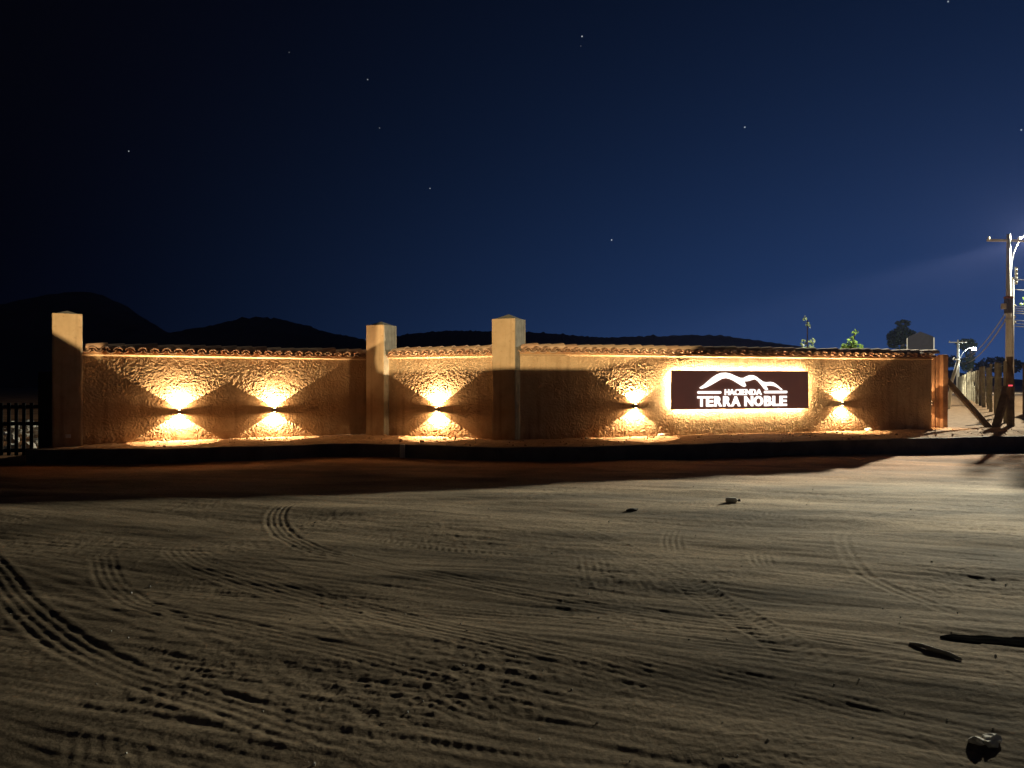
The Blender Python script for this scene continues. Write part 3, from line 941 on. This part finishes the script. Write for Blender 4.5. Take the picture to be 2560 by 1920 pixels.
def utility_pole(label, base, lamp, height, full):
    root = empty('utility_pole', base)
    tag(root, label, 'pole', 'utility poles along the road')
    ln = Vector((lamp.x - base[0], lamp.y - base[1], lamp.z - base[2]))
    MB().tube([(0, 0, -.3), (0, 0, 4), (0, 0, height)], [.165, .135, .09], 10).build('pole', 'concrete', root, smooth=True)
    arm = MB().box(-1.1, 1.1, -.05, .05, height - .36, height - .26).build('crossarm', 'concrete', root); arm.rotation_euler = (0, 0, R(4))
    for x in (-1.0, .55, 1.0):
        MB().tube([(x, .02, height - .26), (x, .02, height - .2), (x, .02, height - .12)], [.03, .06, .03], 8).build('insulator', 'ceramic', arm)
    h = Vector((ln.x, ln.y, 0)); d = h.normalized()
    st = Vector((d.x * .14, d.y * .14, 0))
    pts = []
    z0 = ln.z - 2.0
    for k in range(9):
        t = k / 8; a = t * math.pi / 2
        pts.append(tuple(st + d * (h.length - .25) * (1 - math.cos(a)) * 1.0 + Vector((0, 0, z0 + (ln.z + .12 - z0) * math.sin(a)))))
    MB().tube([tuple(st + Vector((0, 0, z0 - 1.2)))] + pts, .032, 8).build('lamp_arm', 'galv', root, smooth=True)
    hd = MB(); c = ln + d * .1
    hd.tube([tuple(c - d * .42 + Vector((0, 0, .12))), tuple(c - d * .1 + Vector((0, 0, .14))), tuple(c + d * .32 + Vector((0, 0, .10)))], [.06, .12, .07], 10)
    hdo = hd.build('lamp_head', 'galv', root, smooth=True)
    MB().tube([tuple(c + Vector((0, 0, .015))), tuple(c + Vector((0, 0, -.03 if full else -.16)))], .10 if full else .22, 12).build('lamp_glass', 'lampglass', hdo)
    if full:
        MB().tube([(.17, -.06, -.2), (.17, -.06, 6.3)], .05, 8).build('service_conduit', 'white', root, smooth=True)
        MB().tube([(.0, .0, 4.55), (0, 0, 5.25)], .20, 10).build('cable_box', 'box', root)
        MB().tube([(0, 0, 5.26), (0, 0, 5.36)], .22, 10).build('band_clamp', 'brown', root)
        for z in (4.2, 4.5):
            MB().tube([(0, 0, z), (0, 0, z + .08)], .19, 10).build('band_clamp', 'galv', root)
        MB().box(-.36, -.16, -.10, .06, 4.75, 5.02).build('junction_box', 'ceramic', root, bevel=.02)
        for z in (6.05, 6.25, 6.45, 6.65):
            MB().tube([(.34, -.05, z - .05), (.34, -.05, z), (.34, -.05, z + .05)], [.04, .07, .04], 8).build('insulator', 'ceramic', root)
        MB().box(.28, .40, -.07, -.03, 5.95, 6.8).build('bracket', 'galv', root)
        for z in (4.1, 4.35, 4.9):
            MB().tube([(.22, -.06, z - .06), (.26, -.06, z), (.22, -.06, z + .06)], [.05, .08, .05], 8).build('cable_clamp', 'ceramic', root)
    return root


PB = (24.2, 37.7, .4)
utility_pole('near tall utility pole with pale conduit and cable boxes behind the fence', PB, LAMP, 8.4, True)
sld = bpy.data.lights.new('street_light', 'POINT'); sld.energy = STREET_POWER; sld.color = (1.0, .93, .70); sld.shadow_soft_size = .22
sl = bpy.data.objects.new('street_light', sld); COL.objects.link(sl); sl.location = LAMP + Vector((.1, .02, -.16))
batwing(sl)
PB2 = (51.3, 89.0, .4); LAMP2 = Vector((53.3, 89.4, 5.6))
utility_pole('far small utility pole with a glaring lamp beyond the fence', PB2, LAMP2, 6.2, False)
l2 = bpy.data.lights.new('street_light_far', 'POINT'); l2.energy = STREET2_POWER; l2.color = (.92, 1.0, .9); l2.shadow_soft_size = .12
o2 = bpy.data.objects.new('street_light_far', l2); COL.objects.link(o2); o2.location = LAMP2 + Vector((0, 0, -.3))


def cable(a, b, sag, r, label, group):
    a = Vector(a); b = Vector(b); n = 20; pts = []
    for k in range(n + 1):
        t = k / n; p = a.lerp(b, t); p.z -= sag * 4 * t * (1 - t); pts.append(tuple(p))
    o = MB().tube(pts, r, 6).build('overhead_cable', 'cable', smooth=True)
    tag(o, label, 'cable', group)
    return o


px, py = PB[0], PB[1]
cable((px - .1, py + .1, 4.95), (51.25, 89.0, 4.6), .9, .028, 'upper overhead cable running from the near pole to the far pole', 'overhead cables')
cable((px - .1, py + .1, 4.60), (51.25, 89.0, 4.2), 1.0, .032, 'lower overhead cable running from the near pole to the far pole', 'overhead cables')
for i, (z, x2, y2, z2, sg) in enumerate(((6.6, 33, 30, 6.2, .5), (6.1, 33, 40, 6.9, .3), (5.25, 34, 30, 6.0, .4), (5.15, 34, 31, 5.8, .4), (5.05, 34, 33, 5.4, .4),
                                         (4.95, 34, 34, 5.0, .4), (4.6, 34, 34, 4.5, .3), (4.45, 33, 28, 2.6, .1), (4.3, 34, 33, 4.3, .25))):
    cable((px + .25, py - .05, z), (x2, y2, z2), sg, .022, 'pale cable leaving the near pole towards the right edge', 'cables leaving the near pole')

# white bent pipe beyond the posts
o = MB().tube([(18.6, 33.0, .3), (18.75, 33.0, 1.6), (19.05, 33.0, 2.52), (18.85, 33.0, 2.58)], .07, 8).build('bent_pipe', 'white', smooth=True)
tag(o, 'white bent pipe standing behind the timber posts', 'pipe')

# wall of planks at the far right
bw = empty('plank_wall', (15.9, 23.2, 0), math.atan2(.874, .486))
tag(bw, 'grey wall of horizontal planks at the right edge behind the fence', 'wall')
for i in range(14):
    b = MB().box(0, 5.0, -.02 - .006 * (i % 2), .02, .5 + i * .12, .5 + i * .12 + .112).build('plank', 'plank', bw)
for x in (.1, 2.5, 4.9):
    MB().box(x - .05, x + .05, .022, .12, .2, 2.2).build('batten', 'wood_dark', bw)

# ================================================================= picket gate and lit yard on the left
gate = empty('picket_gate', (-9.30, 15.75, 0), R(12))
tag(gate, 'dark picket gate left of the leftmost pillar', 'gate')
MB().box(-.30, .12, -.04, .04, .02, 1.75).build('gate_stile', 'gate', gate)
for i in range(18):
    x = -.435 - i * .137
    MB().box(x - .030, x + .030, -.015, .015, .06, 1.12).build('picket', 'gate', gate)
for z in (.12, .66, 1.0):
    MB().box(-3.0, -.30, .018, .05, z, z + .075).build('rail', 'gate', gate)
rs = random.Random(3)
heap = empty('stone_heap', (-12.6, 19.6, 0)); tag(heap, 'heap of pale stones behind the dark picket gate', 'stone heap')
for i in range(46):
    x = rs.gauss(0, .9); y = rs.gauss(0, .9); r_ = rs.uniform(.08, .20)
    z = max(0, .55 - .4 * math.hypot(x, y)) * rs.uniform(.6, 1)
    o = link('stone', stone_mesh('stone', 'stone' if i % 3 else 'stone_white', r_ * 1.25, r_, r_ * .75, 100 + i, 1, .3), heap)
    o.location = (x, y, z + r_ * .3); o.rotation_euler = (rs.uniform(-.4, .4), rs.uniform(-.4, .4), rs.uniform(0, 6))
yl = empty('yard_lamp', (-14.6, 17.2, 0)); tag(yl, 'yard lamp on a short post behind the picket gate', 'lamp')
MB().tube([(0, 0, -.1), (0, 0, 2.3)], .05, 8).build('post', 'gate', yl)
MB().tube([(0, 0, 2.3), (0, 0, 2.36), (0, 0, 2.44)], [.17, .2, .05], 10).build('lamp_shade', 'gate', yl)
MB().tube([(0, 0, 2.20), (0, 0, 2.298)], .08, 10).build('bulb', 'lampglass2', yl)
lamp_spot('yard_light', (0, 0, 2.15), (2.0, 2.4, -1.8), 1500, (1.0, .86, .66), 100, .5, .05, yl)

# ================================================================= hills
def hill(name, label, pts, dist, depth, seed, scrub):
    """ridge line given as (x at that distance, height)"""
    P = np.array(pts, float)
    xs = np.arange(P[0, 0], P[-1, 0], dist * .0022)
    zs = np.interp(xs, P[:, 0], P[:, 1])
    kn = max(3, int(len(xs) / 40)); zs = np.convolve(np.pad(zs, kn // 2, mode='edge'), np.ones(kn) / kn, 'valid')[:len(xs)]
    v = np.linspace(-1, 1, 25)
    X, V = np.meshgrid(xs, v)
    H = np.repeat(zs[None, :], len(v), 0) * np.clip(1 - np.abs(V) ** 1.5, 0, 1)
    Y = dist + V * depth
    H = H + dist * .004 * perlin(X / dist * 9, Y / dist * 9, seed) * (1 - np.abs(V))
    H = H + scrub * (np.abs(perlin(X / dist * 160, Y / dist * 20, seed + 2)) + .5 * np.abs(perlin(X / dist * 330, Y / dist * 40, seed + 3))) * (np.abs(V) < .5)
    H[0, :] = -2; H[-1, :] = -2; H[:, 0] = -2; H[:, -1] = -2
    return tag(link(name, grid_mesh(name, X, Y, H, 'hill')), kind='structure')


f_ = 1934.0


def ridge(px_list, dist):
    return [((u - 1280) / f_ * dist, 1.5 + (960 - v) / f_ * dist) for u, v in px_list]


hill('hills', None, ridge([(-420, 790), (-250, 775), (0, 772), (95, 760), (163, 741), (214, 735), (260, 745), (310, 780), (405, 833), (520, 880), (640, 955)], 420), 420, 130, 61, 2.2)
hill('hills', None, ridge([(200, 955), (330, 870), (440, 838), (530, 820), (600, 803), (654, 797), (700, 802), (780, 825), (903, 853), (1000, 880), (1120, 955)], 520), 520, 150, 62, 2.4)
hill('hills', None, ridge([(700, 955), (850, 870), (1001, 843), (1060, 833), (1128, 826), (1221, 829), (1315, 833), (1400, 838), (1482, 845), (1560, 846), (1627, 844), (1783, 842),
                           (1858, 849), (1963, 866), (2050, 878), (2200, 915), (2400, 955)], 640), 640, 190, 63, 2.2)

# ================================================================= vegetation
def leaf_cloud(name, m, blobs, n, size, seed, parent, flat=.5):
    rg = np.random.default_rng(seed)
    V = []; F = []
    tot = sum(b[3] * b[4] * b[5] for b in blobs)
    for (cx, cy, cz, rx, ry, rz) in blobs:
        k = max(3, int(n * rx * ry * rz / tot))
        d = rg.normal(size=(k, 3)); d /= np.linalg.norm(d, axis=1, keepdims=True)
        r_ = rg.uniform(.25, 1, (k, 1)) ** .5
        P = d * r_ * np.array([rx, ry, rz]) + np.array([cx, cy, cz])
        for p in P:
            a = rg.normal(size=3); a /= np.linalg.norm(a); b = np.cross(a, rg.normal(size=3)); b /= np.linalg.norm(b)
            s = size * rg.uniform(.6, 1.3); i = len(V)
            V += [tuple(p - a * s), tuple(p + b * s * flat), tuple(p + a * s), tuple(p - b * s * flat)]
            F.append((i, i + 1, i + 2, i + 3))
    me = bpy.data.meshes.new(name); me.from_pydata(V, [], F); me.update(); me.materials.append(M[m])
    return link(name, me, parent)


def sapling(label, loc, blobs, n, size, stem, m, seed):
    root = empty('sapling', loc); tag(root, label, 'sapling', 'young trees behind the wall')
    MB().tube(stem, [.03, .022, .012][:len(stem)] if len(stem) == 3 else .015, 6).build('stem', 'bark', root)
    leaf_cloud('leaves', m, blobs, n, size, seed, root, .6)
    return root


# leafy sapling (green) and sparse one to its left, both just behind the sign wall
sapling('green leafy sapling top showing above the sign wall', (10.1, 23.0, .35),
        [(-.14, 0, 2.26, .17, .2, .12), (.16, 0, 2.22, .18, .2, .12), (.02, 0, 2.42, .13, .13, .12), (.08, 0, 2.68, .10, .1, .11), (-.02, 0, 2.1, .32, .3, .2)], 560, .05,
        [(0, 0, -.1), (0, 0, 1.2), (.08, 0, 2.7)], 'leaf', 3)
sapling('sparse pale sapling with a bare upper stem above the sign wall', (8.78, 23.0, .35),
        [(-.12, 0, 2.36, .09, .1, .11), (.15, 0, 2.42, .09, .1, .09), (-.02, 0, 2.16, .14, .14, .10), (.12, 0, 2.22, .1, .1, .1), (-.08, 0, 3.10, .07, .06, .08), (.02, 0, 2.90, .07, .06, .12)], 170, .042,
        [(0, 0, -.1), (0, 0, 1.4), (.0, 0, 3.05)], 'leaf2', 4)


def big_tree(label, loc, blobs, n, size, trunk, seed):
    root = empty('tree', loc); tag(root, label, 'tree', 'dark trees beyond the wall')
    MB().tube(*trunk).build('trunk', 'bark', root)
    leaf_cloud('crown', 'leaf_dark', blobs, n, size, seed, root, .55)
    return root


def px3(u, v, d): return ((u - 1280) / f_ * d, d, 1.5 + (960 - v) / f_ * d)


D = 105.0
bx, by, _ = px3(2254, 960, D)
big_tree('tall dark tree with a tufted top beside the narrow gabled building', (bx, by, 0),
         [(0, 0, 7.9, 1.95, 1.8, 1.15), (.2, 0, 9.75, 1.0, 1.0, .45), (-1.1, 0, 7.0, .8, .8, .7), (1.4, 0, 7.3, .8, .8, .7), (.1, 0, 9.0, .8, .8, .6), (.3, 0, 5.2, 1.25, 1.2, 1.6)], 2600, .22,
         ([(0, 0, 0), (.1, 0, 4), (.15, 0, 8.5)], [.5, .42, .2], 8), 8)
bx, by, _ = px3(2200, 960, 120)
big_tree('low dark bush line left of the tufted tree', (bx, by, 0), [(0, 0, 5.6, 1.9, 1.5, .8), (1.8, 0, 5.2, 1.4, 1.2, .6), (.4, 0, 4.2, 2.2, 1.5, 1.0)], 1300, .2,
         ([(0, 0, 0), (0, 0, 2.5), (.1, 0, 5)], [.3, .25, .12], 8), 9)
bx, by, _ = px3(2425, 960, 100)
big_tree('dark roadside tree behind the far lamp', (bx, by, 0), [(0, 0, 5.2, .6, .6, 2.2), (-.5, 0, 6.6, 1.3, 1.0, .8), (-.4, 0, 4.0, .8, .8, 1.0)], 1100, .2,
         ([(0, 0, 0), (0, 0, 3), (.1, 0, 6)], [.35, .3, .12], 8), 10)
bx, by, _ = px3(2350, 960, 115)
big_tree('rounded dark tree right of the narrow gabled building', (bx, by, 0), [(0, 0, 4.6, 1.8, 1.6, 1.0), (1.7, 0, 4.9, 1.4, 1.2, .9), (-1.4, 0, 4.0, 1.4, 1.2, .9)], 1300, .22,
         ([(0, 0, 0), (0, 0, 2.4), (.1, 0, 4.6)], [.3, .25, .12], 8), 11)
bx, by, _ = px3(2490, 960, 140)
big_tree('dark tree crown just above the fence posts', (bx, by, 0), [(0, 0, 5.0, 3.3, 2.4, 1.4), (-3.2, 0, 4.3, 2.4, 1.8, 1.0), (3.0, 0, 4.8, 2.2, 1.8, 1.2)], 1300, .32,
         ([(0, 0, 0), (0, 0, 1.8), (.1, 0, 3.2)], [.3, .25, .12], 8), 12)

shade_tree = empty('tree', (18.6, 24.6, .3)); tag(shade_tree, 'unseen leafy tree added beyond the right edge to shade the yard', 'tree', 'added shade trees')  # tree added out of view to darken the right of the yard
MB().tube([(0, 0, -.1), (.1, 0, 1.6), (-.1, .1, 3.4)], [.16, .13, .07], 8).build('trunk', 'bark', shade_tree)
for a_ in range(5):
    an = a_ * 1.26; MB().tube([(0, 0, 2.2 + .2 * a_), (.6 * math.cos(an), .6 * math.sin(an), 3.2 + .15 * a_), (1.2 * math.cos(an), 1.2 * math.sin(an), 4.1 + .1 * a_)], [.06, .04, .02], 6).build('limb', 'bark', shade_tree)
leaf_cloud('crown', 'leaf', [(0, 0, 4.3, 1.5, 1.6, .9), (-.6, .8, 3.9, 1.1, 1.2, .7), (.8, -.6, 3.8, 1.2, 1.2, .8), (.2, .3, 5.1, 1.0, 1.0, .6), (.6, 1.0, 4.6, 1.0, 1.0, .7)], 2300, .10, 21, shade_tree, .6)

# narrow gabled building
D = 70.0
gx, gy, _ = px3(2301, 960, D)
gb = empty('gabled_building', (gx, gy, 0), -math.atan2(gx, gy)); tag(gb, 'narrow dark gabled building with pale corner pipes behind the wall', 'building')
hw = 28 / f_ * D
ze = 1.5 + 117 / f_ * D; za = 1.5 + 129 / f_ * D
MB().prism([(-hw, 0), (hw, 0), (hw, ze), (0, za), (-hw, ze)], 0, 1.6).build('wall', 'shed', gb)
for s in (-1, 1):
    rf = MB(); t = .07
    rf.v = [(0, -.05, za + .01), (s * (hw + .03), -.05, ze - .04), (s * (hw + .03), 1.65, ze - .04), (0, 1.65, za + .01),
            (0, -.05, za + t), (s * (hw + .03), -.05, ze - .04 + t), (s * (hw + .03), 1.65, ze - .04 + t), (0, 1.65, za + t)]
    rf.f = [(0, 1, 2, 3), (7, 6, 5, 4), (0, 4, 5, 1), (1, 5, 6, 2), (2, 6, 7, 3), (3, 7, 4, 0)]
    rf.build('roof_slope', 'shed', gb)
    MB().tube([(s * (hw + .06), -.08, 0), (s * (hw + .06), -.08, ze - .06)], .045, 8).build('downpipe', 'white', gb)

# ================================================================= things lying about
def lay(name, me, loc, rot, label, cat, group=None):
    o = link(name, me); o.location = loc; o.rotation_euler = rot
    tag(o, label, cat, group); return o


# stones on the verge
for (t, out, r_, lab, mm) in ((3.22, .16, .055, 'pale stone at the wall foot just left of the sign', 'stone_white'),
                              (8.85, .12, .060, 'pale stone at the wall foot beyond the rightmost wall lamp', 'stone_white'),
                              (1.4, .25, .035, 'small rubble stone at the dark foot of the sign wall', 'stone')):
    p = wall_pt((.17, 16.32), AR, t, 0, out)
    lay('stone', stone_mesh('stone', mm, r_ * 1.5, r_, r_ * .8, int(t * 37), 2, .25), (p.x, p.y, verge_z(p.x, p.y) + r_ * .45), (0, 0, t), lab, 'stone', 'stones along the wall foot')
# short pale stake against the kerb
zk = float(kerb_y(-2.22))
o = MB().box(-.05, .05, -.035, .035, -.1, .27).build('kerb_stake', 'concrete', bevel=.006)
o.location = (-2.22, zk - .10, 0); tag(o, 'short pale stake standing against the dark kerb', 'stake')

lay('log', None or MB().tube([(-.15, 0, .004), (-.08, .006, .011), (0, -.004, .012), (.08, .005, .011), (.15, 0, .005)], [.008, .012, .013, .012, .007], 10).mesh('log', 'stone', True),
    (2.35, 4.30, ground_z(2.35, 4.30)), (0, 0, R(-62)), 'short dark stick lying on the sand at lower right', 'stick')
# flat ribbed black strip
st = MB(); nseg = 18
for k in range(nseg + 1):
    t = k / nseg; x = 2.53 + t * .75; y = 4.56 - .16 * t - .03 * t * t; wv = .085 * min(1, math.sqrt(max(.02, t * 6))) * (1 + .5 * t)
    for q in range(7):
        l = (q / 6 - .5) * 2
        st.v.append((x - l * wv * .2, y + l * wv, ground_z(x, y) + .010 + .002 * (q % 2) - .007 * abs(l) ** 3))
for k in range(nseg):
    for q in range(6):
        a = k * 7 + q; st.f.append((a, a + 7, a + 8, a + 1))
o = st.build('black_strip', 'black'); so = o.modifiers.new('thick', 'SOLIDIFY'); so.thickness = .008
tag(o, 'ribbed black strip lying on the sand at the right edge', 'strip')
# pale broken lump with lit top
lump = empty('rubble_lump', (1.99, 3.24, ground_z(1.99, 3.24))); tag(lump, 'pale lump of broken masonry with a deep shadow at lower right', 'rubble')
for i, (x, y, r_) in enumerate(((-.042, .0, .029), (.034, .025, .032), (.0, -.016, .024))):
    o = link('piece', stone_mesh('piece', 'stone_white', r_ * 1.25, r_ * 1.1, r_ * .6, 200 + i, 2, .5), lump); o.location = (x, y, r_ * .35); o.rotation_euler = (.3 * i - .4, .2, i)
lay('stone', stone_mesh('stone', 'stone_dark', .075, .04, .022, 301, 2, .3), (1.42, 9.15, ground_z(1.42, 9.15) + .01), (0, 0, .3), 'dark stone on the sand in front of the sign', 'stone')
scrap = empty('bottle', (2.79, 9.77, ground_z(2.79, 9.77))); tag(scrap, 'small pale bottle lying on the sand in front of the sign', 'bottle')
MB().tube([(-.09, 0, .03), (-.08, 0, .03), (.03, 0, .03), (.06, 0, .028)], [.02, .032, .032, .014], 10).build('bottle_body', 'stone_white', scrap, smooth=True)
MB().tube([(.062, 0, .028), (.09, 0, .028)], .016, 10).build('bottle_cap', 'black', scrap)

# loose grit, one uncountable scatter
rg = np.random.default_rng(77)
ico = bmesh.new(); bmesh.ops.create_icosphere(ico, subdivisions=1, radius=1)
iv = np.array([v.co[:] for v in ico.verts]); iff = [tuple(v.index for v in f.verts) for f in ico.faces]; ico.free()


def grit(name, label, pts, rads, m):
    V = []; F = []
    for (x, y, z), r_ in zip(pts, rads):
        k = iv * (r_ * rg.uniform(.6, 1.2, 3)) * (1 + .2 * rg.normal(size=(len(iv), 1))); n = len(V)
        V += [tuple(q) for q in (k + np.array([x, y, z + r_ * .3]))]
        F += [tuple(n + i for i in f) for f in iff]
    me = bpy.data.meshes.new(name); me.from_pydata(V, [], F); me.update(); me.materials.append(M[m])
    o = link(name, me); tag(o, label, 'grit', kind='stuff'); return o


n = 110
gy_ = 3 + 11 * rg.uniform(0, 1, n) ** 1.4; gx_ = rg.uniform(-.72, .72, n) * gy_
gz_ = soft_ground(gx_, gy_) + sample_tr(gx_, gy_)
grit('grit', 'dull grit scattered over the tracked sand', list(zip(gx_, gy_, gz_)), np.exp(rg.normal(-5.35, .35, n)), 'stone')
n = 70
gy_ = 3 + 9 * rg.uniform(0, 1, n) ** 1.2; gx_ = np.where(rg.uniform(0, 1, n) < .6, rg.uniform(.05, .68, n), rg.uniform(-.65, .2, n)) * gy_
gz_ = soft_ground(gx_, gy_) + sample_tr(gx_, gy_)
grit('white_grit', 'scattered white chips on the sand', list(zip(gx_, gy_, gz_)), np.exp(rg.normal(-5.2, .3, n)), 'stone_white')
n = 700
vx = rg.uniform(-8.5, 12.5, n); vo = .08 + rg.uniform(0, 1.6, n); vy = kerb_y(vx) + vo
grit('verge_rubble', 'small rubble and clods scattered over the raised verge', [(x, y, verge_z(x, y)) for x, y in zip(vx, vy)], np.exp(rg.normal(-4.4, .45, n)), 'soil')

# ================================================================= night air
hz = bpy.data.materials.new('night_haze'); hz.use_nodes = True
ht = hz.node_tree; ht.nodes.remove(ht.nodes['Principled BSDF'])
pv = ht.nodes.new('ShaderNodeVolumePrincipled'); pv.inputs['Color'].default_value = (.36, .42, 1.0, 1); pv.inputs['Density'].default_value = HAZE
pv.inputs['Anisotropy'].default_value = .2
ht.links.new(pv.outputs[0], ht.nodes['Material Output'].inputs['Volume'])
M['haze'] = hz
if HAZE > 0:
    tag(MB().box(-900, 900, -200, 1000, -4, 110).build('haze', 'haze'), kind='stuff')

# ================================================================= across the road, behind the viewpoint
# porch lamp of the house opposite; unseen wall added to shape its light
nb = empty('light_mask_wall', (0, -4.0, 0)); tag(nb, 'unseen wall with a stepped top, added to mask the porch light', 'wall')
prof = [(-9, -.1), (9, -.1), (9, 3.2), (1.6, 3.2), (.30, 2.50), (-.42, 2.345), (-2.0, 2.335), (-2.022, 2.40), (-1.985, 3.2), (-3.755, 3.2), (-3.765, 2.38), (-3.80, 2.38), (-4.06, 2.55), (-4.4, 2.75), (-9, 2.75)]
MB().prism(prof, 0, .2).build('wall_body', 'house', nb)
pl_ = empty('porch_lamp', (-1.5, -14.0, 0)); tag(pl_, 'porch lamp on a post across the road', 'lamp')
MB().tube([(0, -.3, -.1), (0, -.3, 2.75)], .05, 8).build('post', 'gate', pl_)
MB().box(-.10, .10, -.36, -.08, 2.52, 2.70).build('lamp_body', 'lamp_body', pl_)
lamp_spot('porch_light', (0, 0, 2.6), (0, 1, -.02), HOUSE_POWER, (1.0, .72, .36), 50, .3, .03, pl_)

print('triangles', sum(len(o.data.loop_triangles) if o.type == 'MESH' and not o.data.calc_loop_triangles() else 0 for o in scene.objects))
